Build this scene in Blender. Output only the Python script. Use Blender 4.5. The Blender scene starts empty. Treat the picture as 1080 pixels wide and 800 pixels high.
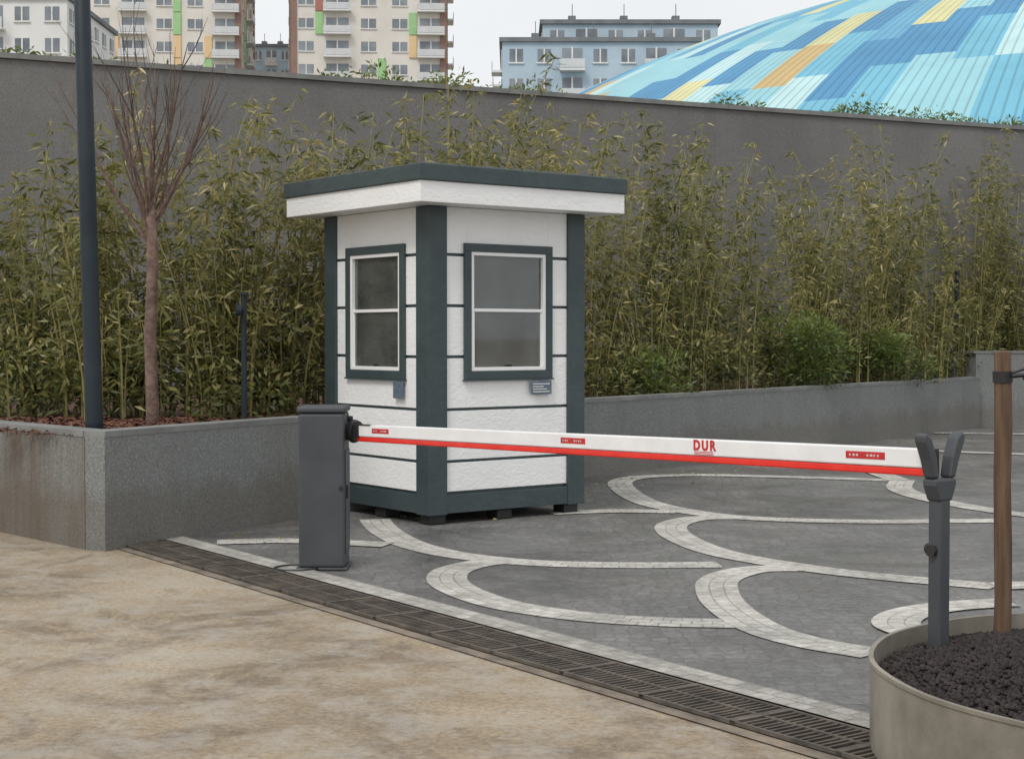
import bpy, math, random
import numpy as np
from mathutils import Vector, Matrix
random.seed(7); rng = np.random.default_rng(7)
S = bpy.context.scene
COL = S.collection

# ------------------------------------------------------------------ node helpers
def newmat(name):
    m = bpy.data.materials.new(name); m.use_nodes = True
    nt = m.node_tree; b = nt.nodes['Principled BSDF']
    return m, nt, b
def N(nt, t, **kw):
    n = nt.nodes.new(t)
    for k, v in kw.items(): setattr(n, k, v)
    return n
def ramp(nt, fac, stops, interp='LINEAR'):
    r = N(nt, 'ShaderNodeValToRGB'); r.color_ramp.interpolation = interp
    e = r.color_ramp.elements
    while len(e) < len(stops): e.new(0.5)
    for i, (p, c) in enumerate(stops):
        e[i].position = p; e[i].color = (c[0], c[1], c[2], 1) if hasattr(c, '__len__') else (c, c, c, 1)
    nt.links.new(fac, r.inputs[0]); return r
def noise(nt, co, scale, detail=4, rough=0.55, dist=0):
    n = N(nt, 'ShaderNodeTexNoise'); n.inputs['Scale'].default_value = scale
    n.inputs['Detail'].default_value = detail; n.inputs['Roughness'].default_value = rough
    n.inputs['Distortion'].default_value = dist
    nt.links.new(co, n.inputs['Vector']); return n
def mixc(nt, fac, a, b, mode='MIX'):
    m = N(nt, 'ShaderNodeMix', data_type='RGBA', blend_type=mode)
    for sock, v in ((m.inputs[0], fac), (m.inputs[6], a), (m.inputs[7], b)):
        if isinstance(v, bpy.types.NodeSocket): nt.links.new(v, sock)
        elif hasattr(v, '__len__'): sock.default_value = (v[0], v[1], v[2], 1)
        else: sock.default_value = v
    return m.outputs[2]
def bump(nt, b, h, strength, dist=0.01, prev=None):
    n = N(nt, 'ShaderNodeBump'); n.inputs['Strength'].default_value = strength
    n.inputs['Distance'].default_value = dist
    nt.links.new(h, n.inputs['Height'])
    if prev: nt.links.new(prev.outputs[0], n.inputs['Normal'])
    nt.links.new(n.outputs[0], b.inputs['Normal']); return n
def simple(name, c1, c2, scale=3, rough=0.6, bs=60, bst=0.2, bd=0.004, metal=0, lo=.35, hi=.65, spec=.5):
    m, nt, b = newmat(name); co = N(nt, 'ShaderNodeTexCoord').outputs['Object']
    n = noise(nt, co, scale, 6, .6)
    r = ramp(nt, n.outputs[0], [(lo, c1), (hi, c2)])
    nt.links.new(r.outputs[0], b.inputs['Base Color'])
    b.inputs['Roughness'].default_value = rough; b.inputs['Metallic'].default_value = metal
    b.inputs['Specular IOR Level'].default_value = spec
    if bst: bump(nt, b, noise(nt, co, bs, 4, .6).outputs[0], bst, bd)
    return m

# ------------------------------------------------------------------ mesh builder
class MB:
    def __init__(s): s.v = []; s.f = []; s.uv = []; s.M = Matrix.Identity(4)
    def addv(s, vs, fs, uv=None):
        o = len(s.v); s.v += [tuple(s.M @ Vector(p)) for p in vs]
        s.f += [tuple(i + o for i in f) for f in fs]
        if uv: s.uv += uv
    def box(s, lo, hi):
        x0, y0, z0 = lo; x1, y1, z1 = hi
        s.addv([(x0,y0,z0),(x1,y0,z0),(x1,y1,z0),(x0,y1,z0),(x0,y0,z1),(x1,y0,z1),(x1,y1,z1),(x0,y1,z1)],
               [(0,3,2,1),(4,5,6,7),(0,1,5,4),(1,2,6,5),(2,3,7,6),(3,0,4,7)])
    def tube(s, pts, rad, n=8, cap=True):
        pts = [Vector(p) for p in pts]; o = []; fs = []
        for i, p in enumerate(pts):
            d = (pts[min(i+1, len(pts)-1)] - pts[max(i-1, 0)]).normalized()
            a = d.cross(Vector((0.3, 1, 0.1))).normalized() if abs(d.z) > .5 else d.cross(Vector((0, 0, 1))).normalized()
            b = d.cross(a)
            for k in range(n):
                t = 2*math.pi*k/n
                o.append(p + (a*math.cos(t) + b*math.sin(t))*rad[i])
        for i in range(len(pts)-1):
            for k in range(n):
                fs.append((i*n+k, i*n+(k+1) % n, (i+1)*n+(k+1) % n, (i+1)*n+k))
        if cap: fs.append(tuple(range(n))[::-1]); fs.append(tuple((len(pts)-1)*n+k for k in range(n)))
        s.addv(o, fs)
    def obj(s, name, mat, parent=None, bevel=0, smooth=False, segs=2):
        me = bpy.data.meshes.new(name); me.from_pydata(s.v, [], s.f); me.update()
        if s.uv:
            ul = me.uv_layers.new(name='UVMap')
            for l in me.loops: ul.data[l.index].uv = s.uv[l.vertex_index]
        ob = bpy.data.objects.new(name, me); COL.objects.link(ob)
        me.materials.append(mat)
        if parent: ob.parent = parent
        if smooth: me.polygons.foreach_set('use_smooth', [True]*len(me.polygons))
        if bevel:
            md = ob.modifiers.new('b', 'BEVEL'); md.width = bevel; md.segments = segs; md.limit_method = 'ANGLE'
        return ob
def empty(name, loc=(0,0,0), rz=0):
    e = bpy.data.objects.new(name, None); COL.objects.link(e); e.location = loc; e.rotation_euler = (0,0,rz)
    e.empty_display_size = .2; return e
def offset_poly(pts, w):
    L = []; R = []
    P = [Vector(p) for p in pts]
    for i, p in enumerate(P):
        d = (P[min(i+1, len(P)-1)] - P[max(i-1, 0)]).normalized(); n = Vector((-d.y, d.x))
        L.append(p + n*w/2); R.append(p - n*w/2)
    return L, R
def strip(mb, pts, w, z):
    L, R = offset_poly(pts, w); s = random.random()*9
    for i in range(len(pts)-1):
        e = s + (Vector(pts[i+1])-Vector(pts[i])).length
        mb.addv([(R[i].x,R[i].y,z),(R[i+1].x,R[i+1].y,z),(L[i+1].x,L[i+1].y,z),(L[i].x,L[i].y,z)], [(0,1,2,3)],
                [(s,0),(e,0),(e,w),(s,w)])
        s = e
def catmull(pts, n=10):
    P = [Vector(p) for p in pts]; P = [2*P[0]-P[1]] + P + [2*P[-1]-P[-2]]; out = []
    for i in range(1, len(P)-2):
        for k in range(n):
            t = k/n; a, b, c, d = P[i-1], P[i], P[i+1], P[i+2]
            out.append(.5*((2*b)+(c-a)*t+(2*a-5*b+4*c-d)*t*t+(3*b-a-3*c+d)*t**3))
    out.append(P[-2]); return out

# ------------------------------------------------------------------ materials
def m_ground():
    m, nt, b = newmat('tan_concrete'); co = N(nt, 'ShaderNodeTexCoord').outputs['Object']
    big = ramp(nt, noise(nt, co, .45, 7, .66, .8).outputs[0], [(.3, (.19,.145,.10)), (.5, (.31,.245,.165)), (.7, (.40,.33,.24))])
    sp = ramp(nt, noise(nt, co, 38, 4, .75).outputs[0], [(.3, .62), (.6, 1.14)])
    c = mixc(nt, 1, big.outputs[0], sp.outputs[0], 'MULTIPLY')
    st = ramp(nt, noise(nt, co, .8, 8, .72, 1.8).outputs[0], [(.50, 0), (.60, 1)])
    c = mixc(nt, st.outputs[0], c, mixc(nt, 1, c, (.66,.62,.60), 'MULTIPLY'))
    gr = ramp(nt, noise(nt, co, 3.3, 8, .8).outputs[0], [(.46, 0), (.60, .6)])
    c = mixc(nt, gr.outputs[0], c, (.38,.35,.305))
    dk = ramp(nt, noise(nt, co, 13, 5, .75).outputs[0], [(.58, 0), (.70, .55)])
    c = mixc(nt, dk.outputs[0], c, (.15,.12,.09))
    v = N(nt,'ShaderNodeTexVoronoi',feature='F1'); v.inputs['Scale'].default_value=26; nt.links.new(co, v.inputs['Vector'])
    pb = ramp(nt, v.outputs['Distance'], [(.10, .8), (.17, 0)]); 
    sc = N(nt,'ShaderNodeSeparateColor'); nt.links.new(v.outputs['Color'], sc.inputs[0]); on = ramp(nt, sc.outputs[0], [(.78,0),(.80,1)])
    pf = N(nt,'ShaderNodeMath',operation='MULTIPLY'); nt.links.new(pb.outputs[0],pf.inputs[0]); nt.links.new(on.outputs[0],pf.inputs[1])
    c = mixc(nt, pf.outputs[0], c, mixc(nt, sc.outputs[1], (.12,.10,.08), (.48,.45,.40)))
    nt.links.new(c, b.inputs['Base Color'])
    r = ramp(nt, st.outputs[0], [(0, .85), (1, .5)]); nt.links.new(r.outputs[0], b.inputs['Roughness'])
    n1 = bump(nt, b, noise(nt, co, 9, 6, .7).outputs[0], .6, .025)
    bump(nt, b, noise(nt, co, 80, 3, .6).outputs[0], .6, .006, n1)
    return m
def m_setts(name, ca, cb, cj, scale=11):
    m, nt, b = newmat(name); co = N(nt, 'ShaderNodeTexCoord').outputs['Object']
    wn = noise(nt, co, .7, 2); mp = N(nt, 'ShaderNodeVectorMath', operation='MULTIPLY_ADD')
    nt.links.new(wn.outputs['Color'], mp.inputs[0]); mp.inputs[1].default_value = (.5,.5,0); nt.links.new(co, mp.inputs[2])
    v = N(nt, 'ShaderNodeTexVoronoi', feature='F1'); v.inputs['Scale'].default_value = scale; v.inputs['Randomness'].default_value = .4
    e = N(nt, 'ShaderNodeTexVoronoi', feature='DISTANCE_TO_EDGE'); e.inputs['Scale'].default_value = scale; e.inputs['Randomness'].default_value = .4
    nt.links.new(mp.outputs[0], v.inputs['Vector']); nt.links.new(mp.outputs[0], e.inputs['Vector'])
    sp = N(nt, 'ShaderNodeSeparateColor'); nt.links.new(v.outputs['Color'], sp.inputs[0])
    stone = ramp(nt, sp.outputs[0], [(0, ca), (1, cb)])
    big = ramp(nt, noise(nt, co, .6, 8, .74, 1.2).outputs[0], [(.34, .55), (.66, 1.38)])
    c = mixc(nt, 1, stone.outputs[0], big.outputs[0], 'MULTIPLY')
    fine = ramp(nt, noise(nt, co, 26, 6, .85).outputs[0], [(.3, .5), (.7, 1.5)])
    c = mixc(nt, 1, c, fine.outputs[0], 'MULTIPLY')
    j = ramp(nt, e.outputs[0], [(.01, .6), (.10, 0)])
    c = mixc(nt, j.outputs[0], c, cj)
    dirt = ramp(nt, noise(nt, co, 1.3, 7, .75, .5).outputs[0], [(.54, 0), (.70, .5)])
    c = mixc(nt, dirt.outputs[0], c, (.15,.125,.095))
    nt.links.new(c, b.inputs['Base Color'])
    rr = ramp(nt, noise(nt, co, .8, 6, .65).outputs[0], [(.42, .30), (.62, .68)]); nt.links.new(rr.outputs[0], b.inputs['Roughness'])
    h = ramp(nt, e.outputs[0], [(0, 0), (.2, 1)])
    n1 = bump(nt, b, h.outputs[0], .35, .007)
    bump(nt, b, noise(nt, co, 30, 4, .7).outputs[0], .55, .009, n1)
    return m
def m_bands(name='cream_setts', ca=(.44,.425,.385), cb=(.56,.545,.50), mo=(.30,.285,.255)):
    m, nt, b = newmat(name); uv = N(nt, 'ShaderNodeUVMap').outputs[0]; co = N(nt, 'ShaderNodeTexCoord').outputs['Object']
    br = N(nt, 'ShaderNodeTexBrick'); nt.links.new(uv, br.inputs['Vector']); br.inputs['Scale'].default_value = 1
    br.inputs['Brick Width'].default_value = .10; br.inputs['Row Height'].default_value = .08; br.inputs['Mortar Size'].default_value = .005
    br.inputs['Mortar Smooth'].default_value = .6; br.inputs['Color1'].default_value = (*ca,1); br.inputs['Color2'].default_value = (*cb,1); br.inputs['Mortar'].default_value = (*mo,1)
    fine = ramp(nt, noise(nt, co, 22, 6, .8).outputs[0], [(.3, .62), (.62, 1.12)])
    big = ramp(nt, noise(nt, co, 1.6, 6, .75).outputs[0], [(.32, .60), (.58, 1.05)])
    c = mixc(nt, 1, br.outputs[0], fine.outputs[0], 'MULTIPLY'); c = mixc(nt, 1, c, big.outputs[0], 'MULTIPLY')
    nt.links.new(c, b.inputs['Base Color']); b.inputs['Roughness'].default_value = .7
    iv = N(nt,'ShaderNodeMath',operation='SUBTRACT'); iv.inputs[0].default_value=1; nt.links.new(br.outputs['Fac'], iv.inputs[1])
    n1 = bump(nt, b, iv.outputs[0], .4, .005); bump(nt, b, noise(nt, co, 40, 4, .7).outputs[0], .5, .006, n1); return m
def m_plaster(name, c1, c2, stain=(.10,.085,.065), bst=.6, lo=.5, amt=.6, low=0, speck=0):
    m, nt, b = newmat(name); co = N(nt, 'ShaderNodeTexCoord').outputs['Object']
    base = ramp(nt, noise(nt, co, .6, 6, .6, .3).outputs[0], [(.3, c1), (.7, c2)])
    f = ramp(nt, noise(nt, co, 55, 4, .7).outputs[0], [(.3, .68), (.7, 1.25)])
    c = mixc(nt, 1, base.outputs[0], f.outputs[0], 'MULTIPLY')
    if speck:
        s2 = ramp(nt, noise(nt, co, 95, 2, .6).outputs[0], [(.56, 0), (.64, speck)])
        c = mixc(nt, s2.outputs[0], c, (.42,.43,.41))
    mp = N(nt, 'ShaderNodeMapping'); mp.inputs['Scale'].default_value = (2.2, 2.2, .22); nt.links.new(co, mp.inputs[0])
    s = ramp(nt, noise(nt, mp.outputs[0], 1.3, 6, .7).outputs[0], [(lo, 0), (lo+.22, amt)])
    c = mixc(nt, s.outputs[0], c, stain)
    if low:
        sp = N(nt,'ShaderNodeSeparateXYZ'); nt.links.new(co, sp.inputs[0])
        ad = N(nt,'ShaderNodeMath',operation='MULTIPLY_ADD'); nt.links.new(noise(nt, co, 2.5, 6, .7).outputs[0], ad.inputs[0]); ad.inputs[1].default_value=-.6; nt.links.new(sp.outputs[2], ad.inputs[2])
        d = ramp(nt, ad.outputs[0], [(0.0, low), (.12, 0)])
        c = mixc(nt, d.outputs[0], c, (.11,.085,.06))
    nt.links.new(c, b.inputs['Base Color']); b.inputs['Roughness'].default_value = .85
    bump(nt, b, noise(nt, co, 45, 4, .7).outputs[0], bst, .008)
    return m
def m_foliage(name, stops, trans=.35):
    m, nt, b = newmat(name); a = N(nt, 'ShaderNodeAttribute', attribute_name='tint')
    r = ramp(nt, a.outputs['Fac'], stops)
    nt.links.new(r.outputs[0], b.inputs['Base Color']); b.inputs['Roughness'].default_value = .45
    t = N(nt, 'ShaderNodeBsdfTranslucent'); nt.links.new(r.outputs[0], t.inputs[0])
    mx = N(nt, 'ShaderNodeMixShader'); mx.inputs[0].default_value = trans
    nt.links.new(b.outputs[0], mx.inputs[1]); nt.links.new(t.outputs[0], mx.inputs[2])
    nt.links.new(mx.outputs[0], nt.nodes['Material Output'].inputs[0]); return m
def m_glass():
    m, nt, b = newmat('window_glass_painted_sheen'); t = N(nt, 'ShaderNodeBsdfTransparent'); t.inputs[0].default_value = (.86,.89,.88,1)
    g = N(nt, 'ShaderNodeBsdfGlossy'); g.inputs['Roughness'].default_value = .04; g.inputs[0].default_value = (.88,.92,.93,1)
    co = N(nt, 'ShaderNodeTexCoord').outputs['Object']
    df = N(nt, 'ShaderNodeBsdfDiffuse'); df.inputs[0].default_value = (.42,.44,.42,1)  # grey diffuse film paints brightness and reflected light into the panes
    sheen = ramp(nt, noise(nt, co, 2.2, 5, .65).outputs[0], [(.3,.10),(.7,.26)])
    m1 = N(nt, 'ShaderNodeMixShader'); nt.links.new(sheen.outputs[0], m1.inputs[0]); nt.links.new(t.outputs[0], m1.inputs[1]); nt.links.new(df.outputs[0], m1.inputs[2])
    fr = N(nt, 'ShaderNodeFresnel'); fr.inputs[0].default_value = 1.9
    mx = N(nt, 'ShaderNodeMixShader'); nt.links.new(fr.outputs[0], mx.inputs[0])
    nt.links.new(m1.outputs[0], mx.inputs[1]); nt.links.new(g.outputs[0], mx.inputs[2])
    nt.links.new(mx.outputs[0], nt.nodes['Material Output'].inputs[0]); return m
def m_siding():
    m, nt, b = newmat('embossed_white_siding'); co = N(nt, 'ShaderNodeTexCoord').outputs['Object']
    r = ramp(nt, noise(nt, co, 2.2, 5, .6).outputs[0], [(.3, (.81,.81,.80)), (.7, (.87,.87,.86))])
    nt.links.new(r.outputs[0], b.inputs['Base Color']); b.inputs['Roughness'].default_value = .45
    mp = N(nt, 'ShaderNodeMapping'); mp.inputs['Scale'].default_value = (1,1,1.8); nt.links.new(co, mp.inputs[0])
    bump(nt, b, noise(nt, mp.outputs[0], 15, 4, .55, 1.0).outputs[0], .48, .010); return m

GROUND = m_ground()
SETTS = m_setts('grey_setts', (.118,.116,.113), (.155,.152,.147), (.085,.08,.072))
CREAM = m_bands()
LOWWALL = m_plaster('grey_render', (.155,.163,.160), (.20,.208,.203), stain=(.12,.12,.11), bst=.8, low=.35, speck=.45, amt=.35)
LOWWALL2 = m_plaster('stained_grey_render', (.15,.153,.145), (.195,.195,.182), stain=(.10,.065,.04), bst=.8, lo=.42, amt=.75, low=.5, speck=.35)
BACKWALL = m_plaster('dark_render', (.142,.140,.136), (.188,.186,.18), (.115,.112,.105), .5, lo=.52, amt=.45)
COPING = simple('coping_stone', (.15,.155,.15), (.22,.225,.215), 3, .8)
SOIL = simple('red_brown_soil', (.05,.025,.018), (.13,.06,.04), 9, .95, 30, .9, .04)
TRIM = simple('green_grey_trim', (.038,.056,.060), (.050,.070,.074), 4, .5, 22, .5, .008)
SIDING = m_siding()
WHITE = simple('white_pvc', (.80,.80,.79), (.85,.85,.84), 3, .35, 60, .03)
LINING = simple('grey_lining', (.66,.66,.65), (.74,.74,.73), 2, .6, 30, .1)
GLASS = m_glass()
DARKMET = simple('anthracite_powdercoat', (.046,.051,.058), (.062,.067,.074), 3, .5, 220, .15, .001)
BLACK = simple('black_rubber', (.012,.012,.012), (.022,.022,.022), 8, .6)
RED = simple('red_strip', (.72,.02,.012), (.82,.035,.02), 6, .35, 100, .03)
BARK = simple('reddish_bark', (.10,.062,.048), (.22,.15,.12), 14, .9, 30, .9, .012)
TWIG = simple('twig_bark', (.08,.06,.05), (.15,.115,.095), 9, .9, 30, .3, .003)
def m_wood():
    m, nt, b = newmat('weathered_stake'); co = N(nt, 'ShaderNodeTexCoord').outputs['Object']
    mp = N(nt,'ShaderNodeMapping'); mp.inputs['Scale'].default_value=(26,26,1.6); nt.links.new(co, mp.inputs[0])
    n = noise(nt, mp.outputs[0], 1.5, 6, .7); r = ramp(nt, n.outputs[0], [(.3,(.055,.032,.02)),(.5,(.115,.068,.038)),(.7,(.17,.11,.065))])
    nt.links.new(r.outputs[0], b.inputs['Base Color']); b.inputs['Roughness'].default_value=.8; bump(nt, b, n.outputs[0], .7, .008); return m
WOOD = m_wood()
STEEL = simple('planter_steel', (.13,.115,.092), (.28,.255,.21), 2.6, .6, 30, .3, .006, lo=.32, hi=.62)
LAVA = simple('dark_lava_gravel', (.016,.012,.011), (.042,.033,.031), 14, .9, 90, .6, .004)
GRATE = simple('grate_iron', (.065,.056,.048), (.15,.125,.10), 8, .65, 60, .4, .004, .2)
CHAN = simple('drain_shade_black', (.008,.008,.008), (.02,.018,.016), 8, .9)
CULM = simple('bamboo_culm', (.17,.17,.055), (.34,.29,.12), 4, .5, 30, .1)

# ------------------------------------------------------------------ ground
g = MB(); g.addv([(-900,-200,0),(900,-200,0),(900,1500,0),(-900,1500,0)], [(0,1,2,3)])
g.obj('ground', GROUND)
DD = Vector((.5765,-.817)); DN = Vector((.817,.5765))
D0 = Vector((-2.50,10.50))
k0 = D0 + DN*.17
pv = [tuple(k0 - DD*.3), tuple(k0 + DD*22), (40,-8), (40,40), (9,28), (7.2,24.1), (.7,15.5), (-1.66,12.0)]
g = MB(); g.addv([(x,y,.004) for x,y in pv], [tuple(range(len(pv)))]); g.obj('paved_yard', SETTS)
arcs = [
 [(-1.05,11.9),(-.98,11.5),(-.86,11.0),(-.66,10.42),(-.34,9.93),(.13,9.6),(.7,9.5),(1.27,9.52)],
 [(.02,9.72),(-.22,9.55),(-.37,9.2),(-.33,8.7),(-.06,8.12),(.35,7.75),(.75,7.6),(1.08,7.56)],
 [(1.8,9.38),(1.45,9.32),(1.2,8.95),(1.12,8.45),(1.12,7.95),(1.2,7.42),(1.36,7.08),(1.6,6.83)],
 [(1.75,12.02),(1.42,11.95),(1.18,11.5),(1.17,10.8),(1.36,10.0),(1.78,9.38),(2.2,9.0),(2.7,8.68)],
 [(1.55,15.65),(1.18,15.35),(1.02,14.7),(1.10,13.3),(1.36,12.5),(1.8,11.98),(2.6,11.75),(3.7,11.8)],
 [(1.2,15.45),(1.8,15.7),(2.7,15.5),(3.75,15.1)],
 [(3.8,15.15),(3.55,14.2),(3.62,13.2),(4.0,12.2),(4.6,11.5),(5.5,11.1)],
 [(.3,12.3),(.8,12.45),(1.3,12.4)],
 [(-2.0,10.55),(-1.5,10.62),(-.83,10.42)],
 [(2.6,8.15),(2.24,8.02),(1.98,7.8),(1.86,7.5),(1.95,7.2),(2.2,6.9)],
 [(2.7,8.68),(3.6,8.9),(4.6,9.6),(5.2,11.1)],
 [(3.9,19.6),(4.8,19.2),(6.2,18.4),(8,17.9)],
 [(3.75,15.1),(3.7,16.5),(3.3,18),(3.9,19.6)],
 [(6.0,22.6),(7.2,22.3),(9,22.4)],
 [(5.5,11.1),(5.4,13.2),(6.1,15.2),(7.8,16.6)],
]
g = MB()
for i, a in enumerate(arcs): strip(g, catmull(a, 8), .24, .008 + .0004*i)
g.obj('paving_arc_bands', CREAM)
g = MB(); kk = D0 + DN*.27
strip(g, [kk - DD*.2, kk + DD*16], .166, .017); g.obj('kerb_stone', m_bands('kerb_setts',(.34,.325,.295),(.45,.435,.40),(.24,.225,.2)))
dr = empty('drain_channel')
g = MB(); strip(g, [D0 - DD*.2, D0 + DD*16], .30, .0095); g.obj('channel_shade_sheet', CHAN, dr)  # flat near-black sheet, the shade of the drain's depth painted as colour
g = MB(); ang = math.atan2(DD.y, DD.x)
g.M = Matrix.Translation((D0.x, D0.y, 0)) @ Matrix.Rotation(ang, 4, 'Z')
for y in (-.15, -.006, .138): g.box((-.2, y, .008), (16, y+.014, .022))
x = -.2; k = 0
while x < 10:
    dz = random.uniform(-.0015,.0015)
    g.box((x, -.137, .010), (x+.011, .139, .0195+dz)); x += .034; k += 1
    if k % 15 == 0: g.box((x-.012, -.150, .009), (x+.016, .152, .0235))
g.obj('grate', GRATE, dr)
g = MB(); strip(g, [D0 - DN*.19 - DD*.2, D0 - DN*.19 + DD*16], .07, .006)
g.obj('channel_edging', simple('worn_edging', (.10,.085,.07), (.26,.21,.16), 5, .85, 30, .5, .01), dr)

# ------------------------------------------------------------------ low planter walls
def wall_strip(mb, pts, w, z0, z1):
    L, R = offset_poly(pts, w); n = len(pts)
    for i in range(n-1):
        a, b, c, d = R[i], R[i+1], L[i+1], L[i]
        mb.addv([(a.x,a.y,z0),(b.x,b.y,z0),(c.x,c.y,z0),(d.x,d.y,z0),(a.x,a.y,z1),(b.x,b.y,z1),(c.x,c.y,z1),(d.x,d.y,z1)],
                [(0,3,2,1),(4,5,6,7),(0,1,5,4),(2,3,7,6)] + ([(3,0,4,7)] if i == 0 else []) + ([(1,2,6,5)] if i == n-2 else []))
pw = empty('planter_wall')
nrm = Vector((-.82,.57))*.09
front = [(-2.66,10.15),(-1.66,11.9),(.70,15.4),(7.2,24.0)]
g = MB(); wall_strip(g, [Vector(p)+nrm for p in front], .18, -.1, .745); g.obj('right_run', LOWWALL, pw)
g = MB(); wall_strip(g, [(-12,20.3),(-3.78,11.42),(-2.745,10.30)], .18, -.1, .742); g.obj('left_run', LOWWALL2, pw)
g = MB(); wall_strip(g, [Vector(p)+nrm for p in front], .19, .7455, .785); g.obj('coping', COPING, pw)
g = MB(); wall_strip(g, [(-12,20.3),(-3.78,11.42),(-2.75,10.305)], .19, .7425, .783); g.obj('coping_left', COPING, pw)
hw = empty('raised_wall')
g = MB(); wall_strip(g, [(7.14,24.3),(9.2,24.9),(20,28)], .3, -.1, 1.14)
wall_strip(g, [(7.1,24.55),(6.9,26.9)], .3, -.1, 1.137); g.obj('wall_body', LOWWALL, hw)
g = MB(); wall_strip(g, [(7.1,24.3),(9.2,24.9),(20,28)], .34, 1.142, 1.18); wall_strip(g, [(7.1,24.6),(6.9,26.9)], .34, 1.141, 1.176)
g.obj('wall_cap', COPING, hw)
bp = [(-12,20.2),(-3.75,11.5),(-2.7,10.35),(-1.75,12.0),(.6,15.5),(7.0,24.2),(9,24.9),(20,28.2),(21,32.4),(8.86,27),(-6.56,20),(-8,19.4)]
g = MB(); g.addv([(x,y,.72) for x,y in bp], [tuple(range(len(bp)))]); g.obj('planter_soil', SOIL)
g = MB()
for _ in range(5000):
    t = random.random()*3; i = int(t); t -= i
    p = Vector(front[i]).lerp(Vector(front[i+1]), t) + Vector((-.82,.57))*random.uniform(.25,1.3)
    if random.random() < .35: p = Vector((random.uniform(-4.2,-2.4), random.uniform(11.3,12.6)))
    a = random.random()*3.14; s = random.uniform(.015,.045); c, sn = math.cos(a)*s, math.sin(a)*s
    z = .73+random.random()*.03
    g.addv([(p.x-c,p.y-sn,z),(p.x+sn*.4,p.y-c*.4,z+.012),(p.x+c,p.y+sn,z+random.uniform(-.005,.02)),(p.x-sn*.4,p.y+c*.4,z+.006)], [(0,1,2,3)])
g.obj('bark_mulch', simple('mulch', (.06,.022,.015), (.2,.09,.055), 15, .9))

# ------------------------------------------------------------------ back wall
T = 5.02
bw = empty('retaining_wall')
bl = [(-10.5,18.2),(-6.56,20.0),(8.86,27.0),(37,39.8)]
off = Vector((-.41,.91))*.15
g = MB(); wall_strip(g, [Vector(p)+off for p in bl], .3, -.1, T-.07); g.obj('wall_body', BACKWALL, bw)
g = MB(); wall_strip(g, [Vector(p)+off for p in bl], .38, T-.068, T); g.obj('wall_cap', COPING, bw)

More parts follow.
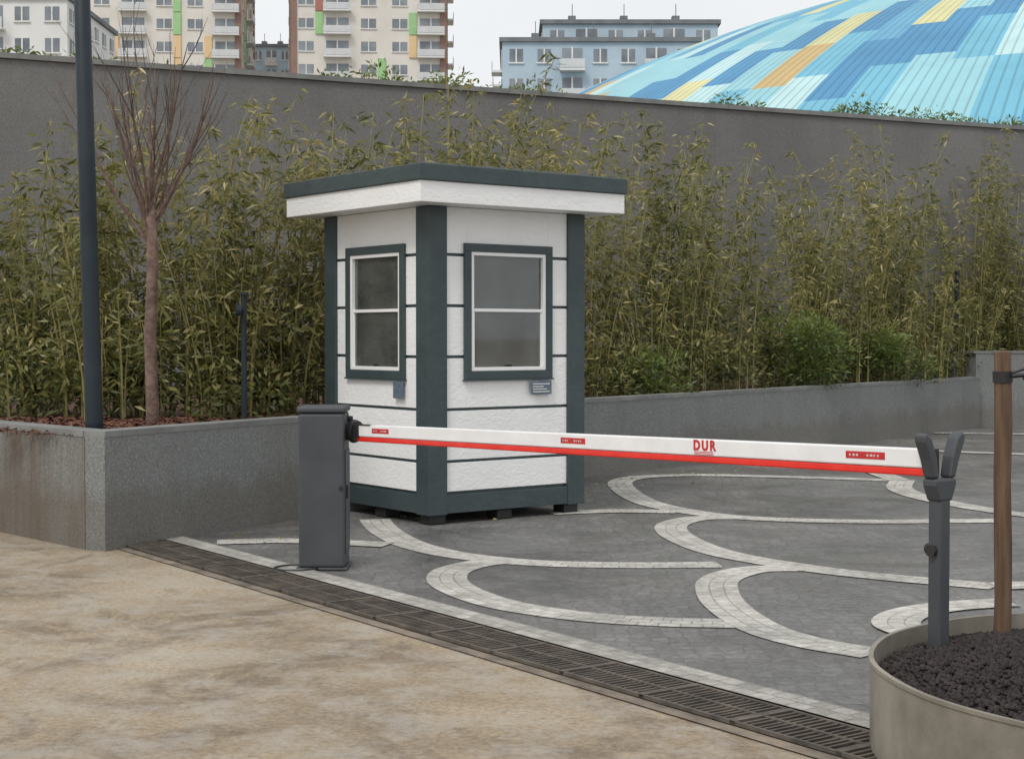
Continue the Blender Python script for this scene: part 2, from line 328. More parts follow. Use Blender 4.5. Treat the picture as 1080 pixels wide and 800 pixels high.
# ------------------------------------------------------------------ security cabin
SD = 1.46
cab = empty('security_cabin', (-.61,11.5,0), math.radians(37.3))
zs = [.235,.47,.857,1.25,1.63,2.01,2.365]
W0, W1, Z0, Z1 = .31, 1.15, 1.08, 2.10
side = MB(); trim = MB(); fr = MB(); gl = MB(); lin = MB(); hd = MB()
faces = [Matrix.Identity(4),
         Matrix.Translation((0,SD,0)) @ Matrix.Rotation(-math.pi/2,4,'Z'),
         Matrix.Translation((SD,SD,0)) @ Matrix.Rotation(math.pi,4,'Z'),
         Matrix.Translation((SD,0,0)) @ Matrix.Rotation(math.pi/2,4,'Z')]
CW = .15
for k, M in enumerate(faces):
    for m_ in (side, trim, fr, gl, lin, hd): m_.M = M
    door = (k == 3)
    w0, w1, z0, z1 = (.30, 1.16, .235, 2.12) if door else (W0, W1, Z0, Z1)
    hz0, hz1, hx0, hx1 = z0+.03, z1-.03, w0+.03, w1-.03
    if door: hz0 = .2
    for (a, b_, c, d) in ((CW-.01, .16, hx0, 2.36), (hx1, .16, SD-CW+.01, 2.36), (hx0, hz1, hx1, 2.36)) + (() if door else ((hx0, .16, hx1, hz0),)):
        trim.box((a, .016, b_), (c, .04, d)); lin.box((a if a > .2 else .062, .0405, b_+.002), (c if c < SD-.2 else SD-.062, .06, d-.002))
    for i in range(6):
        a, b_ = zs[i]+.011, zs[i+1]-.011
        if i == 5: b_ = 2.363
        if b_ < hz0 or a > hz1: parts = [(CW, a, SD-CW, b_)]
        else:
            parts = [(CW, a, hx0, b_), (hx1, a, SD-CW, b_)]
            if a < hz0: parts.append((hx0, a, hx1, min(b_, hz0)))
            if b_ > hz1: parts.append((hx0, hz1, hx1, b_))
        for (x0, c0, x1, c1) in parts: side.box((x0, .003, c0), (x1, .0158, c1))
    trim.box((CW, -.012, .085), (SD-CW, .0155, .222))
    t = .062
    if not door:
        trim.box((w0, -.022, z0), (w1, .002, z0+t)); trim.box((w0, -.022, z1-t), (w1, .002, z1))
        trim.box((w0, -.0225, z0+t), (w0+t, .002, z1-t)); trim.box((w1-t, -.0225, z0+t), (w1, .002, z1-t))
        a0, a1, c0, c1 = w0+t, w1-t, z0+t, z1-t; f = .028
        fr.box((a0, -.014, c0), (a1, .035, c0+f)); fr.box((a0, -.014, c1-f), (a1, .035, c1))
        fr.box((a0, -.0145, c0+f), (a0+f, .035, c1-f)); fr.box((a1-f, -.0145, c0+f), (a1, .035, c1-f))
        zm = (c0+c1)/2+.01
        fr.box((a0+f, -.006, zm-.012), (a1-f, .03, zm+.012))
        fr.box((a0+f, -.002, c0+f), (a0+f+.014, .02, zm-.012)); fr.box((a1-f-.014, -.002, c0+f), (a1-f, .02, zm-.012))
        gl.box((a0+f+.001, .006, c0+f+.001), (a1-f-.001, .010, zm-.0125)); gl.box((a0+f+.001, .014, zm+.0125), (a1-f-.001, .018, c1-f-.001))
        hd.box(((a0+a1)/2-.025, -.012, c0+f+.004), ((a0+a1)/2+.025, -.003, c0+f+.018))
        trim.box((w0-.01, -.03, z0-.012), (w1+.01, .002, z0-.0005))
    else:
        fr.box((hx0, -.006, .23), (hx1, .03, 1.05)); fr.box((hx0, -.006, 1.0501), (hx0+.1, .03, hz1)); fr.box((hx1-.1, -.006, 1.0501), (hx1, .03, hz1))
        fr.box((hx0+.1, -.006, hz1-.1), (hx1-.1, .03, hz1)); gl.box((hx0+.1, .01, 1.051), (hx1-.1, .014, hz1-.101))
        hd.box((hx0+.03, -.05, 1.0), (hx0+.055, -.007, 1.14))
for m_ in (trim, lin): m_.M = Matrix.Identity(4)
for cx, cy in ((0,0),(SD-CW,0),(0,SD-CW),(SD-CW,SD-CW)):
    trim.box((cx-.018 if cx == 0 else cx, cy-.018 if cy == 0 else cy, .078), (cx+CW if cx == 0 else cx+CW+.018, cy+CW if cy == 0 else cy+CW+.018, 2.362))
lin.box((.05,.05,.10), (SD-.05,SD-.05,.16)); lin.box((.05,.05,2.30), (SD-.05,SD-.05,2.355))
side.obj('siding', SIDING, cab, .003); trim.obj('trim', TRIM, cab, .003); fr.obj('window_frames', WHITE, cab, .003)
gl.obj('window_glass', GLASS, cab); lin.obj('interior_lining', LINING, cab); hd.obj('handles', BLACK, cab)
O = .24
g = MB(); g.box((-O,-O,2.366), (SD+O,SD+O,2.52)); g.obj('roof_fascia', SIDING, cab, .005)
g = MB(); g.box((-O-.018,-O-.018,2.521), (SD+O+.018,SD+O+.018,2.64)); g.box((-O+.06,-O+.06,2.641),(SD+O-.06,SD+O-.06,2.655)); g.obj('roof_cap', TRIM, cab, .006)
g = MB()
for x in (.02,.64,SD-.16):
    for y in (.02,.64,SD-.16): g.box((x,y,.0085),(x+.14,y+.14,.077))
g.obj('feet', BLACK, cab, .005)
g = MB(); g.box((.08,.08,.88),(SD-.08,.46,.915)); g.box((.1,.1,.16),(.13,.44,.88)); g.box((SD-.13,.1,.16),(SD-.1,.44,.88)); g.obj('desk', LINING, cab)
g = MB(); g.box((.75,.75,1.0),(1.15,.82,1.45)); g.box((.72,.5,.6),(1.18,.8,.66)); g.tube([(.95,.65,.16),(.95,.65,.6)],[.03,.03],8); g.box((.93,.78,.62),(.97,.80,1.02)); g.obj('chair', BLACK, cab, .02)
PLQ = simple('grey_plaque', (.08,.11,.15), (.15,.19,.24), 30, .4, 60, .05)
g = MB(); g.box((.93,-.034,.955),(1.13,-.024,1.062)); g.M = faces[1]; g.box((SD-.44,-.034,.935),(SD-.31,-.024,1.062)); g.obj('name_plaques', PLQ, cab, .003)
g = MB()
for i in range(4): g.box((.945,-.0365,.972+.02*i),(1.11-.03*(i%3),-.0345,.979+.02*i))
g.obj('plaque_lettering', LINING, cab)

# ------------------------------------------------------------------ barrier gate
bar = empty('barrier_gate', (0,0,0))
cx0, cx1, cy0, cy1 = -1.275, -1.0, 9.29, 9.58
g = MB(); g.box((cx0,cy0,.02),(cx1,cy1,.945)); g.obj('cabinet', DARKMET, bar, .018, segs=3)
g = MB(); g.box((cx0-.008,cy0-.008,.947),(cx1+.008,cy1+.008,.985)); g.obj('cabinet_lid', DARKMET, bar, .014, segs=3)
g = MB(); g.box((cx0-.015,cy0-.015,.0085),(cx1+.015,cy1+.015,.022)); g.obj('base_plate', DARKMET, bar, .004)
g = MB(); g.box((cx1+.0005,cy0+.03,.10),(cx1+.006,cy1-.03,.72)); g.obj('service_door', DARKMET, bar, .003)
g = MB(); g.tube([(-1.02,cy0-.009,.50),(-1.02,cy0+.01,.50)],[.014,.014],14); g.box((cx1+.006,9.34,.43),(cx1+.016,9.39,.51)); g.tube([(-1.0,9.42,.83),(-.95,9.42,.83)],[.055,.05],20); g.tube([(-.955,9.42,.83),(-.93,9.40,.83)],[.072,.062],20)
g.tube([(cx1,9.5,.90),(cx1+.03,9.5,.90)],[.02,.018],12)
g.obj('hub_and_lock', BLACK, bar, .002)
g = MB(); pts = [(-1.16,9.27,.02),(-1.24,9.2,.018),(-1.36,9.21,.017),(-1.42,9.30,.018),(-1.36,9.40,.018),(-1.27,9.40,.018)]
c3 = catmull(pts, 5)
g.tube(c3, [.009]*len(c3), 6); g.obj('cable', BLACK, bar, smooth=True)
A = Vector((-.93,9.37,.825)); B = Vector((1.54,5.68,.942)); d = (B-A); L = d.length
xa = d.normalized(); ya = Vector((0,0,1)).cross(xa).normalized(); za = xa.cross(ya)
MA = Matrix(((xa.x,ya.x,za.x,A.x),(xa.y,ya.y,za.y,A.y),(xa.z,ya.z,za.z,A.z),(0,0,0,1)))
arm = bpy.data.objects.new('boom_arm', None); COL.objects.link(arm); arm.parent = bar; arm.matrix_world = MA
g = MB(); g.box((0,-.02,-.022),(L,.02,.05)); g.obj('boom_profile', simple('white_boom', (.76,.76,.76),(.84,.84,.84),5,.3,60,.02), arm, .006)
g = MB(); g.box((.02,-.016,-.052),(L-.02,.016,-.0225)); g.obj('red_rubber', RED, arm, .006)
g = MB(); g.box((-.06,-.028,-.03),(.06,-.0205,.045)); g.box((L-.02,-.0215,-.045),(L+.006,.0215,.0505)); g.obj('end_caps', BLACK, arm, .004)
g = MB(); g.box((-.02,-.0235,.044),(.2,.0235,.0505)); g.obj('arm_clamp', BLACK, arm, .002)
g = MB()
for s in (.22,2.13,L-.42): g.box((s,-.0212,.002),(s+.2,-.0202,.03))
g.obj('reflector_stickers', simple('red_sticker',(.45,.02,.02),(.55,.03,.03),9,.4), arm)
g = MB()
for s in (.22,2.13,L-.42):
    for j in range(9):
        if j not in (3,4): g.box((s+.018+.018*j,-.0218,.012),(s+.018+.018*j+random.uniform(.006,.013),-.0213,.020))
g.obj('sticker_lettering', simple('pale_letter',(.6,.5,.5),(.7,.6,.6)), arm)
tc = bpy.data.curves.new('stop_text','FONT'); tc.body='DUR'; tc.size=.060; tc.extrude=.0006; tc.offset=.0024; tc.space_character=1.35
to = bpy.data.objects.new('stop_text', tc); COL.objects.link(to); tc.materials.append(simple('red_letter',(.5,.015,.015),(.6,.02,.02),9,.4))
to.parent = arm; to.location = (3.12,-.0215,.004); to.rotation_euler = (math.pi/2,0,0)
g = MB()
for j in range(3): g.box((3.125,-.0212,-.017+.006*j),(3.25,-.0203,-.0145+.006*j))
g.obj('small_print', bpy.data.materials['red_letter'], arm)
# fork post
fk = empty('barrier_fork_post', (1.565,5.70,0), math.atan2(xa.y,xa.x))
g = MB(); g.box((-.03,-.03,.12),(.03,.03,.845)); g.obj('post', DARKMET, fk, .012, segs=3)
def extr(mb, pr, x0, x1):
    n = len(pr); mb.addv([(x0,y,z) for y,z in pr]+[(x1,y,z) for y,z in pr],
      [tuple(range(n))[::-1], tuple(range(n,2*n))]+[(i,(i+1)%n,(i+1)%n+n,i+n) for i in range(n)])
g = MB()
extr(g, [(-.034,.80),(.034,.80),(.058,.858),(.058,.884),(-.058,.884),(-.058,.858)], -.032,.032)
for sgn in (-1,1):
    pr = [(sgn*.026,.8845),(sgn*.060,.8845),(sgn*.080,.95),(sgn*.110,1.02),(sgn*.112,1.045),(sgn*.094,1.052),(sgn*.066,1.03),(sgn*.04,.96)]
    if sgn < 0: pr = pr[::-1]
    extr(g, pr, -.026,.026)
g.obj('fork', DARKMET, fk, .010, segs=3)
g = MB(); g.tube([(-.03,0,.62),(-.055,0,.62)],[.02,.02],14); g.tube([(.0,-.03,.62),(.0,-.05,.62)],[.018,.022],14); g.obj('clamp_knob', BLACK, fk)

# ------------------------------------------------------------------ round planter with lava gravel
pl = empty('round_planter', (2.30,5.08,0))
n = 96; g = MB(); R = 1.10; vs = []; fs = []
for k in range(n):
    a = 2*math.pi*k/n; c, s_ = math.cos(a), math.sin(a); wob=.004*math.sin(a*5+1)+.002*math.sin(a*13)
    for r, z in ((R,.0085),(R+wob,.296),(R+.005+wob,.30),(R+.005+wob,.312),(R-.012+wob,.312),(R-.014,.0085)): vs.append((r*c,r*s_,z))
for k in range(n):
    for j in range(5): a=k*6+j; b_=((k+1)%n)*6+j; fs.append((a,b_,b_+1,a+1))
g.addv(vs, fs); g.obj('planter_ring', STEEL, pl)
ico = [(-.5257,.8507,0),(.5257,.8507,0),(-.5257,-.8507,0),(.5257,-.8507,0),(0,-.5257,.8507),(0,.5257,.8507),(0,-.5257,-.8507),(0,.5257,-.8507),(.8507,0,-.5257),(.8507,0,.5257),(-.8507,0,-.5257),(-.8507,0,.5257)]
icf = [(0,11,5),(0,5,1),(0,1,7),(0,7,10),(0,10,11),(1,5,9),(5,11,4),(11,10,2),(10,7,6),(7,1,8),(3,9,4),(3,4,2),(3,2,6),(3,6,8),(3,8,9),(4,9,5),(2,4,11),(6,2,10),(8,6,7),(9,8,1)]
def moundz(r): return .235 + .12*math.cos(min(1,r/R)*math.pi/2)
g = MB(); vs = [(0,0,moundz(0)-.01)]; fs = []
for i in range(1,11):
    for k in range(48): r=i/10*(R-.015); a=2*math.pi*k/48; vs.append((r*math.cos(a),r*math.sin(a),moundz(r)-.012))
for k in range(48): fs.append((0,1+k,1+(k+1)%48))
for i in range(9):
    for k in range(48): fs.append((1+i*48+k,1+(i+1)*48+k,1+(i+1)*48+(k+1)%48,1+i*48+(k+1)%48))
g.addv(vs,fs); g.obj('soil', LAVA, pl)
ic = np.array(ico); nP = 17000
r = (R-.03)*np.sqrt(rng.random(nP)); a = rng.random(nP)*2*np.pi
cz = .235+.12*np.cos(r/R*np.pi/2)+rng.random(nP)*.010
ce = np.stack([r*np.cos(a), r*np.sin(a), cz],1)
sz = rng.uniform(.006,.012,(nP,1,1))*rng.uniform(.75,1.15,(nP,12,1))
V = (ce[:,None,:] + ic[None]*sz).reshape(-1,3)
F = (np.array(icf)[None]+ (np.arange(nP)*12)[:,None,None]).reshape(-1,3)
me = bpy.data.meshes.new('gravel'); me.from_pydata(V.tolist(),[],F.tolist()); me.materials.append(LAVA)
o = bpy.data.objects.new('lava_gravel', me); COL.objects.link(o); o.parent = pl

st = empty('wooden_stake', (1.885,5.98,0))
g = MB(); g.tube([(0,0,.15),(.005,0,.4),(.003,.002,.6),(-.003,0,.85),(.0,0,1.05),(-.006,0,1.345)],[.034,.032,.034,.032,.034,.031],14); g.obj('stake', WOOD, st, .004)
g = MB(); g.tube([(-.004,0,1.225),(-.005,0,1.268)],[.037,.037],14); g.tube([(.02,-.036,1.25),(.08,-.042,1.256),(.13,-.04,1.246),(.2,-.03,1.25)],[.009]*4,6); g.tube([(.02,-.036,1.262),(.07,-.04,1.28),(.1,-.04,1.26),(.06,-.042,1.24)],[.006]*4,6)
g.obj('rubber_tie', BLACK, st)

# ------------------------------------------------------------------ lamp post, garden lights
lm = empty('lamp_post', (-2.865,10.75,0)); lm.rotation_euler = (0, math.radians(-1.2), 0)
PM = simple('dark_blue_paint', (.014,.022,.030),(.024,.034,.042),3,.55,80,.05,spec=.3)
g = MB(); g.tube([(0,0,.70),(0,0,.82),(0,0,2.4),(0,0,5.6)],[.060,.060,.058,.050],24); g.obj('pole', PM, lm, smooth=True)
g = MB(); g.box((-.11,-.11,.722),(.11,.11,.74)); g.box((-.05,-.6,5.55),(.05,.05,5.62)); g.box((-.13,-1.0,5.50),(.13,-.45,5.58)); g.obj('base_and_head', PM, lm, .01)
for (x,y,z0,z1) in ((-2.06,12.0,.72,1.72),(7.05,24.75,.72,2.42)):
    e = empty('garden_light', (x,y,0)); g = MB(); s = y/12
    g.tube([(0,0,z0),(0,0,z1)],[.022*s**.6,.022*s**.6],10); g.tube([(-.01,-.05,z1-.12),(-.05,-.06,z1-.12)],[.035,.045],12); g.box((-.03,-.03,z1),(.03,.03,z1+.02)); g.obj('bollard', PM, e)

# ------------------------------------------------------------------ bare tree
tr = empty('bare_tree', (-2.69,11.65,.72)); g = MB(); tw = MB()
g.tube([(0,0,-.05),(.005,0,.1),(-.01,0,.7),(.01,.01,1.2),(0,0,1.74)],[.060,.048,.045,.042,.036],12)
def branch(p, dr_, ln, rad, lev):
    pts=[p.copy()]; q=p.copy(); dd=dr_.copy(); ns=6
    for i in range(ns):
        dd=(dd+Vector((random.uniform(-.09,.09),random.uniform(-.09,.09),.07))).normalized(); q=q+dd*ln/ns; pts.append(q.copy())
    (g if lev==0 else tw).tube(pts,[rad*(1-.78*i/ns) for i in range(ns+1)],6 if lev==0 else 4,False)
    if lev<2:
        for j in range(4 if lev==0 else 2):
            k=random.randint(1,ns-1); b=(pts[k+1]-pts[k]).normalized()
            side_=Vector((random.uniform(-1,1),random.uniform(-1,1),random.uniform(-.1,.4))).normalized()
            branch(pts[k],(b+side_*.45).normalized(),ln*random.uniform(.35,.6),rad*.42,lev+1)
for i in range(15):
    a=i*2.399; tilt=random.uniform(.3,.85); z=random.uniform(1.3,1.76)
    if i<2: tilt=.12
    branch(Vector((0,0,z)),Vector((math.cos(a)*tilt,math.sin(a)*tilt,1)).normalized(),random.uniform(.9,1.4),random.uniform(.011,.017),0)
g.obj('trunk_and_limbs', BARK, tr, smooth=True); tw.obj('twigs', TWIG, tr)

# ------------------------------------------------------------------ leaves
def leaf_mesh(name, C, D, ln, wd, tint, mat, parent=None):
    n = len(C); D = D/np.linalg.norm(D,axis=1,keepdims=True)
    s = np.cross(D, rng.normal(size=(n,3))); s /= np.linalg.norm(s,axis=1,keepdims=True)+1e-9
    ln = ln[:,None]; wd = wd[:,None]
    V = np.stack([C, C+D*ln*.4+s*wd, C+D*ln, C+D*ln*.4-s*wd],1)
    V[:,2,2] -= (ln[:,0]*.12)
    V = V.reshape(-1,3)
    me = bpy.data.meshes.new(name); me.vertices.add(4*n); me.vertices.foreach_set('co', V.ravel())
    me.loops.add(4*n); me.loops.foreach_set('vertex_index', np.arange(4*n))
    me.polygons.add(n); me.polygons.foreach_set('loop_start', np.arange(n)*4)
    at = me.attributes.new('tint','FLOAT','FACE'); at.data.foreach_set('value', np.clip(tint,0,1).astype(np.float32))
    me.update(calc_edges=True); me.materials.append(mat)
    o = bpy.data.objects.new(name, me); COL.objects.link(o)
    if parent: o.parent = parent
    return o
BAM = m_foliage('bamboo_leaf', [(0,(.045,.055,.017)),(.3,(.12,.135,.038)),(.6,(.235,.23,.07)),(.85,(.40,.34,.14)),(1,(.52,.43,.23))])
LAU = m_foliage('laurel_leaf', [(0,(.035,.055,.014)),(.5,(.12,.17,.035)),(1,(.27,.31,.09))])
cl = [(-4.4,13.3,2.2),(-4.0,13,2.4),(-3.45,12.6,2.2),(-3.2,13,2.3),(-2.69,13,2.8),(-2.33,13.2,2.6),(-1.97,13.5,2.55),(-1.6,14,2.7),(-1.09,15,3.0),(-.57,15.7,3.35),
      (0,16.5,3.25),(.63,17.3,3.1),(1.2,18,3.25),(1.82,18.7,3.6),(2.5,19.5,3.1),(3.3,20.5,2.0),(4.05,21.5,3.0),(4.45,21.9,2.9),(5.1,22.5,3.5),(5.7,23.2,3.9),(6.6,24.7,2.7),(7.6,25.7,3.9),(8.3,26.1,3.8),(9.6,26.5,3.6)]
clumps = []
for (x,y,h) in cl:
    clumps.append((x,y,h*1.08,13,.24))
    clumps.append((x+random.uniform(.1,.4),y+random.uniform(.4,.8),h*random.uniform(.75,.98),9,.32))
    clumps.append((x+random.uniform(-.3,.3)+.25,y-.15,h*random.uniform(.38,.6),11,.36))
cu = MB(); Cc=[];Dd=[];Ll=[];Tt=[]
hb = empty('bamboo_hedge')
for (x,y,h,nc,rad) in clumps:
    ctint = random.uniform(-.12,.12)
    for c in range(nc):
        a=random.random()*6.28; r0=random.random()*rad; hh=h*random.choice((random.uniform(.45,.8),random.uniform(.8,1.0)))
        b0=Vector((x+math.cos(a)*r0,y+math.sin(a)*r0,.72)); a2=a+random.uniform(-.8,.8)
        le=random.uniform(.04,.26)*hh; dirv=Vector((math.cos(a2),math.sin(a2),0))
        P=[]
        for i in range(13):
            t=i/12; P.append(b0+dirv*le*t**1.9+Vector((0,0,hh*(t-.05*t**4))))
        cu.tube(P[::2],[.009*(1-.8*i/6)+.0015 for i in range(7)],4,False)
        ct = ctint+random.uniform(-.14,.14)
        nn=int(8.5*hh); dens=random.uniform(.75,1.35)
        for j in range(nn):
            t=min(.995, .08+.92*(j+random.random())/nn); k=int(t*12); p=P[k].lerp(P[min(k+1,12)],t*12-k)
            for bnum in range(2):
                az=random.random()*6.28; bl=random.uniform(.12,.38)*(1.15-t*.72)*dens
                bd=Vector((math.cos(az),math.sin(az),random.uniform(.4,1.5))).normalized()
                nl=random.randint(2,6)
                for q in range(nl):
                    s=(q+.6)/nl; c0=p+bd*bl*s; c0.z-=bl*.25*s*s
                    Cc.append(c0); Dd.append((bd.x+random.uniform(-.9,.9),bd.y+random.uniform(-.9,.9),random.uniform(-.9,.35)))
                    Ll.append(random.uniform(.065,.14)); Tt.append(.30+.26*t+ct+random.gauss(0,.17)+(.25 if random.random()<.08 else 0))
cu.obj('culms', CULM, hb)
Ll=np.array(Ll); print('bamboo leaves', len(Cc))
leaf_mesh('leaves', np.array([tuple(c) for c in Cc]), np.array(Dd), Ll, Ll*.10, np.array(Tt), BAM, hb)
def shrub(name, blobs, ln, mat):
    C=[];D=[];Lq=[];Tq=[]
    for (x,y,z,rx,ry,rz,nn) in blobs:
        subs=[(rng.normal(size=3)*.45) for _ in range(9)]
        for i in range(nn):
            s=subs[rng.integers(9)]; v=rng.normal(size=3); v/=np.linalg.norm(v); rr=.55*rng.random()**.4
            p=s+v*rr; C.append((x+p[0]*rx,y+p[1]*ry,max(z-rz,z+p[2]*rz))); D.append((v[0]+rng.normal()*.4,v[1]+rng.normal()*.4,v[2]*.6+.3+rng.normal()*.4))
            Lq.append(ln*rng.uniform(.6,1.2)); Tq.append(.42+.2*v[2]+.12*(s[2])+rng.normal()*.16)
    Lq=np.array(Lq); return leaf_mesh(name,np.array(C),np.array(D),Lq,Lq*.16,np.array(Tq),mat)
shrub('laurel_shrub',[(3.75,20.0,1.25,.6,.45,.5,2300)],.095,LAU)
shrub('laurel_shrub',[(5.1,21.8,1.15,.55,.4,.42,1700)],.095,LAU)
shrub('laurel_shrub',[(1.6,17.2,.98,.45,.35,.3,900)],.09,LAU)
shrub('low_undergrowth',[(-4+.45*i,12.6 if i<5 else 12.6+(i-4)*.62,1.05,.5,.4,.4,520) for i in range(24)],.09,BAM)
ws=[]
for (x0,x1,hgt,dn) in ((-2.7,-1.0,.22,300),(-.9,-.5,.3,250),(.0,.5,.2,300),(3.2,4.2,.22,350),(5.4,6.4,.26,380),(6.5,7.6,.2,380),(7.8,9.6,.22,380),(-6.8,-5.6,.15,200),(-4.6,-4.2,.15,150)):
    x=x0
    while x<x1:
        y=20+(x+6.56)*.454+.5; ws.append((x,y,T-.02+random.uniform(-.05,.06),.35,.25,hgt*random.uniform(.6,1.3),dn//2)); x+=.38
shrub('wall_top_shrubs',ws,.11,LAU)
C=[];D=[];Lq=[]
for i in range(200):
    s=random.random(); p=Vector((-2.3,10.6)).lerp(Vector((6.9,23.2)),s)+Vector((.82,-.57))*(.05+abs(random.gauss(0,.45)))
    C.append((p.x,p.y,.022)); a=random.random()*6.28; D.append((math.cos(a),math.sin(a),.15)); Lq.append(random.uniform(.02,.05))
Lq=np.array(Lq); leaf_mesh('fallen_leaves',np.array(C),np.array(D),Lq,Lq*.22,rng.random(len(C))*.5+.4,BAM)

# ------------------------------------------------------------------ distant buildings
CREAMW = simple('cream_facade',(.60,.57,.52),(.68,.65,.60),.3,.8,5,0)
PALE = simple('pale_facade',(.62,.62,.61),(.7,.7,.69),.3,.8,5,0)
BROWN = simple('brown_cladding',(.22,.13,.105),(.27,.17,.135),.5,.7,5,0)
WIN = simple('dark_windows',(.12,.14,.16),(.27,.30,.33),.25,.25,5,0)
PAN = {'g':simple('green_panel',(.28,.50,.22),(.32,.54,.26),1,.6,5,0),'o':simple('orange_panel',(.66,.47,.25),(.7,.5,.28),1,.6,5,0),'r':simple('red_panel',(.33,.13,.11),(.38,.16,.13),1,.6,5,0)}
RAIL = simple('balcony_rail',(.50,.52,.53),(.58,.59,.60),1,.4,5,0)
BLUEW = simple('bluegrey_facade',(.34,.43,.51),(.42,.51,.58),.3,.8,5,0)
ROOFD = simple('dark_roof',(.13,.14,.15),(.19,.2,.21),.6,.8,5,0)
def tower(name, x0, x1, y, h, fac, fl=3.0, cols=6, rz=0, panels='gor', strips=(0,), balc=(1,4), seed=1, dep=18, pent=True):
    rr = random.Random(seed); e = empty(name, ((x0+x1)/2, y, 0), rz); w = x1-x0
    b = MB(); b.box((-w/2,0,-.1),(w/2,dep,h))
    if pent: b.box((-w/5,3,h+.5),(w/5,dep-3,h+1.8))
    b.obj('walls', fac, e)
    b = MB(); b.box((-w/2-.3,-.3,h+.01),(w/2+.3,dep+.3,h+.45))
    for q in range(3):
        qx=-w/2+w*(.15+.3*q); b.box((qx,2,h+.45),(qx+.8,3,h+1.3)); b.box((qx+.4,2.4,h+1.3),(qx+.48,2.48,h+2.6))
    b.obj('roof', ROOFD, e)
    wn=MB(); ra=MB(); fm=MB(); ps={k:MB() for k in 'gor'}; br=MB(); cw=w/cols
    for M, ww in ((Matrix.Identity(4), w),(Matrix.Translation((w/2,dep/2,0))@Matrix.Rotation(math.pi/2,4,'Z'),dep),(Matrix.Translation((-w/2,dep/2,0))@Matrix.Rotation(-math.pi/2,4,'Z'),dep)):
        for m_ in (wn,ra,fm,br)+tuple(ps.values()): m_.M=M
        nc=max(2,int(round(ww/cw))); c_=ww/nc
        for f_ in range(int(h/fl)):
            z=h-(f_+1)*fl
            for c in range(nc):
                xm=-ww/2+(c+.5)*c_; hw=c_*.24
                if c in balc:
                    wn.box((xm-c_*.36,-.05,z+.35),(xm+c_*.36,.3,z+2.4)); fm.box((xm-.09,-.12,z+.3),(xm+.09,-.051,z+2.5))
                    fm.box((xm-c_*.44,-1.1,z-.02),(xm+c_*.44,-.01,z+.2)); ra.box((xm-c_*.44,-1.1,z+.25),(xm+c_*.44,-1.03,z+1.15))
                else:
                    wn.box((xm-hw,-.04,z+.95),(xm+hw,.3,z+2.3)); fm.box((xm-.07,-.09,z+.95),(xm+.07,-.041,z+2.3)); fm.box((xm-hw-.1,-.16,z+.8),(xm+hw+.1,-.01,z+.94))
                if panels and c in (0,2,3) and c<nc-1 and rr.random()<.6:
                    k=rr.choice(panels); sx=xm+c_*.30; ps[k].box((sx,-.22,z+.1),(sx+c_*.24,-.0,z+fl-.05))
        for s_ in strips:
            xx=-ww/2 if s_==0 else ww/2-.9
            br.box((xx,-.2,0),(xx+.9,-.072,h))
    wn.obj('windows',WIN,e); ra.obj('railings',RAIL,e) if ra.v else None; fm.obj('slabs_and_frames',PALE,e)
    if br.v: br.obj('cladding_strips',BROWN,e)
    for k in 'gor':
        if ps[k].v: ps[k].obj('panels_'+k,PAN[k],e)
tower('apartment_tower',-59.5,-38,220,66,CREAMW,fl=3.2,cols=5,strips=(1,),balc=(1,4),seed=3,rz=math.radians(4),panels='goog')
tower('apartment_tower',-31,-9.2,220,66,CREAMW,fl=3.2,cols=5,strips=(0,1),balc=(1,4),seed=9,rz=math.radians(3),panels='gor')
tower('blue_apartment_block',-1.0,19.0,160,31.4,BLUEW,fl=3.0,cols=7,panels='',strips=(),balc=(2,5),seed=4,pent=False)
tower('blue_apartment_block',3.2,21.5,164,34.0,BLUEW,fl=2.9,cols=6,panels='',strips=(),balc=(1,4),seed=6,pent=False)
tower('white_apartment_block',-54,-42.5,150,33.6,PALE,fl=3,cols=4,panels='',strips=(),balc=(1,),seed=5,pent=False)
tower('distant_apartment_block',-41.5,-33,250,47.5,BLUEW,fl=3,cols=4,panels='',strips=(),balc=(1,),seed=6,pent=False)

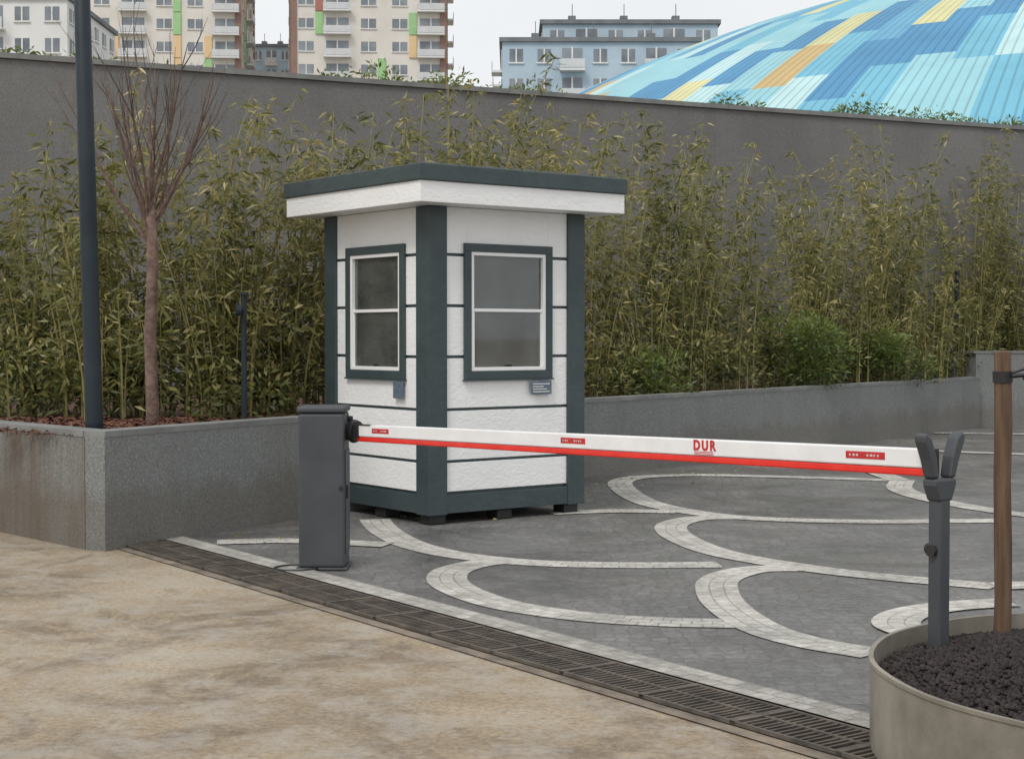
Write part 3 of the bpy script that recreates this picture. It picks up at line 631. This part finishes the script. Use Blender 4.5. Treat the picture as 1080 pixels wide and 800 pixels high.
# ------------------------------------------------------------------ sports hall dome
def m_dome():
    m, nt, b = newmat('patchwork_roof'); uv = N(nt,'ShaderNodeUVMap').outputs[0]
    sp = N(nt,'ShaderNodeSeparateXYZ'); nt.links.new(uv, sp.inputs[0])
    def M(op,a,b_=None):
        n=N(nt,'ShaderNodeMath',operation=op)
        for i,v in enumerate((a,b_)):
            if v is None: continue
            if isinstance(v,bpy.types.NodeSocket): nt.links.new(v,n.inputs[i])
            else: n.inputs[i].default_value=v
        return n.outputs[0]
    fu=M('FLOOR',sp.outputs[0]); wn=N(nt,'ShaderNodeTexWhiteNoise',noise_dimensions='1D'); nt.links.new(fu,wn.inputs['W'])
    fv=M('FLOOR',M('ADD',M('MULTIPLY',sp.outputs[1],M('ADD',M('MULTIPLY',wn.outputs[0],.5),.75)),M('MULTIPLY',wn.outputs[0],7)))
    cb=N(nt,'ShaderNodeCombineXYZ'); nt.links.new(fu,cb.inputs[0]); nt.links.new(fv,cb.inputs[1])
    w2=N(nt,'ShaderNodeTexWhiteNoise',noise_dimensions='2D'); nt.links.new(cb.outputs[0],w2.inputs['Vector'])
    r=ramp(nt,w2.outputs[0],[(0,(.07,.27,.48)),(.15,(.16,.46,.61)),(.36,(.30,.59,.66)),(.62,(.47,.69,.71)),(.80,(.13,.38,.57)),(.86,(.64,.62,.33)),(.95,(.56,.41,.18))],'CONSTANT')
    co=N(nt,'ShaderNodeTexCoord').outputs['Object']
    d=ramp(nt,noise(nt,co,.25,5,.6).outputs[0],[(.3,.82),(.7,1.0)])
    c=mixc(nt,1,r.outputs[0],d.outputs[0],'MULTIPLY')
    rib=M('ABSOLUTE',M('SUBTRACT',M('FRACT',M('MULTIPLY',sp.outputs[0],4)),.5))
    rr=ramp(nt,rib,[(.0,.62),(.16,1.0)]); c=mixc(nt,1,c,rr.outputs[0],'MULTIPLY')
    nt.links.new(c,b.inputs['Base Color']); b.inputs['Roughness'].default_value=.6
    bump(nt,b,rib,.5,.15); return m
hall = empty('sports_hall',(38.6,100,-59.2)); RR=82.9; na,nr=256,44; pm=math.radians(38.5)
vs=[];uvs=[]
for i in range(nr+1):
    p=pm*i/nr
    for k in range(na+1):
        a=2*math.pi*k/na; vs.append((RR*math.sin(p)*math.cos(a),RR*math.sin(p)*math.sin(a),RR*math.cos(p))); uvs.append((k/na*150,p*RR/5.2))
fs=[(i*(na+1)+k,(i+1)*(na+1)+k,(i+1)*(na+1)+k+1,i*(na+1)+k+1) for i in range(nr) for k in range(na)]
me=bpy.data.meshes.new('dome_roof'); me.from_pydata(vs,[],fs); ul=me.uv_layers.new(name='UVMap')
for lp_ in me.loops: ul.data[lp_.index].uv=uvs[lp_.vertex_index]
me.polygons.foreach_set('use_smooth',[True]*len(me.polygons)); me.materials.append(m_dome())
o=bpy.data.objects.new('dome_roof',me); COL.objects.link(o); o.parent=hall
g=MB(); rw=RR*math.sin(pm)-1; zb=RR*math.cos(pm)
g.addv([(rw*math.cos(2*math.pi*k/64),rw*math.sin(2*math.pi*k/64),z) for z in (58.9,zb) for k in range(64)],[(k,(k+1)%64,(k+1)%64+64,k+64) for k in range(64)]); g.obj('hall_wall',CREAMW,hall)

# ------------------------------------------------------------------ world, sun, camera
w = bpy.data.worlds.new('World'); S.world = w; w.use_nodes = True; nt = w.node_tree
bg = nt.nodes['Background']; sk = N(nt,'ShaderNodeTexSky'); sk.sky_type='NISHITA'; sk.sun_disc=False
sd = Vector((-.45,-.8,1.15)).normalized()
sk.sun_elevation=math.asin(sd.z); sk.sun_rotation=math.atan2(sd.x,sd.y); sk.dust_density=4; sk.air_density=1
hs=N(nt,'ShaderNodeHueSaturation'); hs.inputs['Saturation'].default_value=.35; nt.links.new(sk.outputs[0],hs.inputs['Color'])
co=N(nt,'ShaderNodeTexCoord').outputs['Generated']
cl_=ramp(nt,noise(nt,co,2.2,5,.55,.4).outputs[0],[(.3,(7.9,8.1,8.3)),(.7,(9.3,9.35,9.4))])
mx=mixc(nt,.82,hs.outputs[0],cl_.outputs[0]); nt.links.new(mx,bg.inputs[0]); bg.inputs[1].default_value=.118
sl=bpy.data.lights.new('sun','SUN'); sl.energy=1.5; sl.angle=math.radians(16); sl.color=(1,.97,.92)
so=bpy.data.objects.new('sun',sl); COL.objects.link(so); so.rotation_euler=sd.to_track_quat('Z','Y').to_euler()
cd=bpy.data.cameras.new('camera'); cd.sensor_width=36; cd.lens=54.87; cd.clip_end=3000; cd.clip_start=.05
c=bpy.data.objects.new('camera',cd); COL.objects.link(c); c.location=(0,0,1.4); c.rotation_euler=(math.radians(90-1.566),0,0); S.camera=c
S.view_settings.view_transform='Standard'; S.view_settings.look='None'; S.view_settings.exposure=0
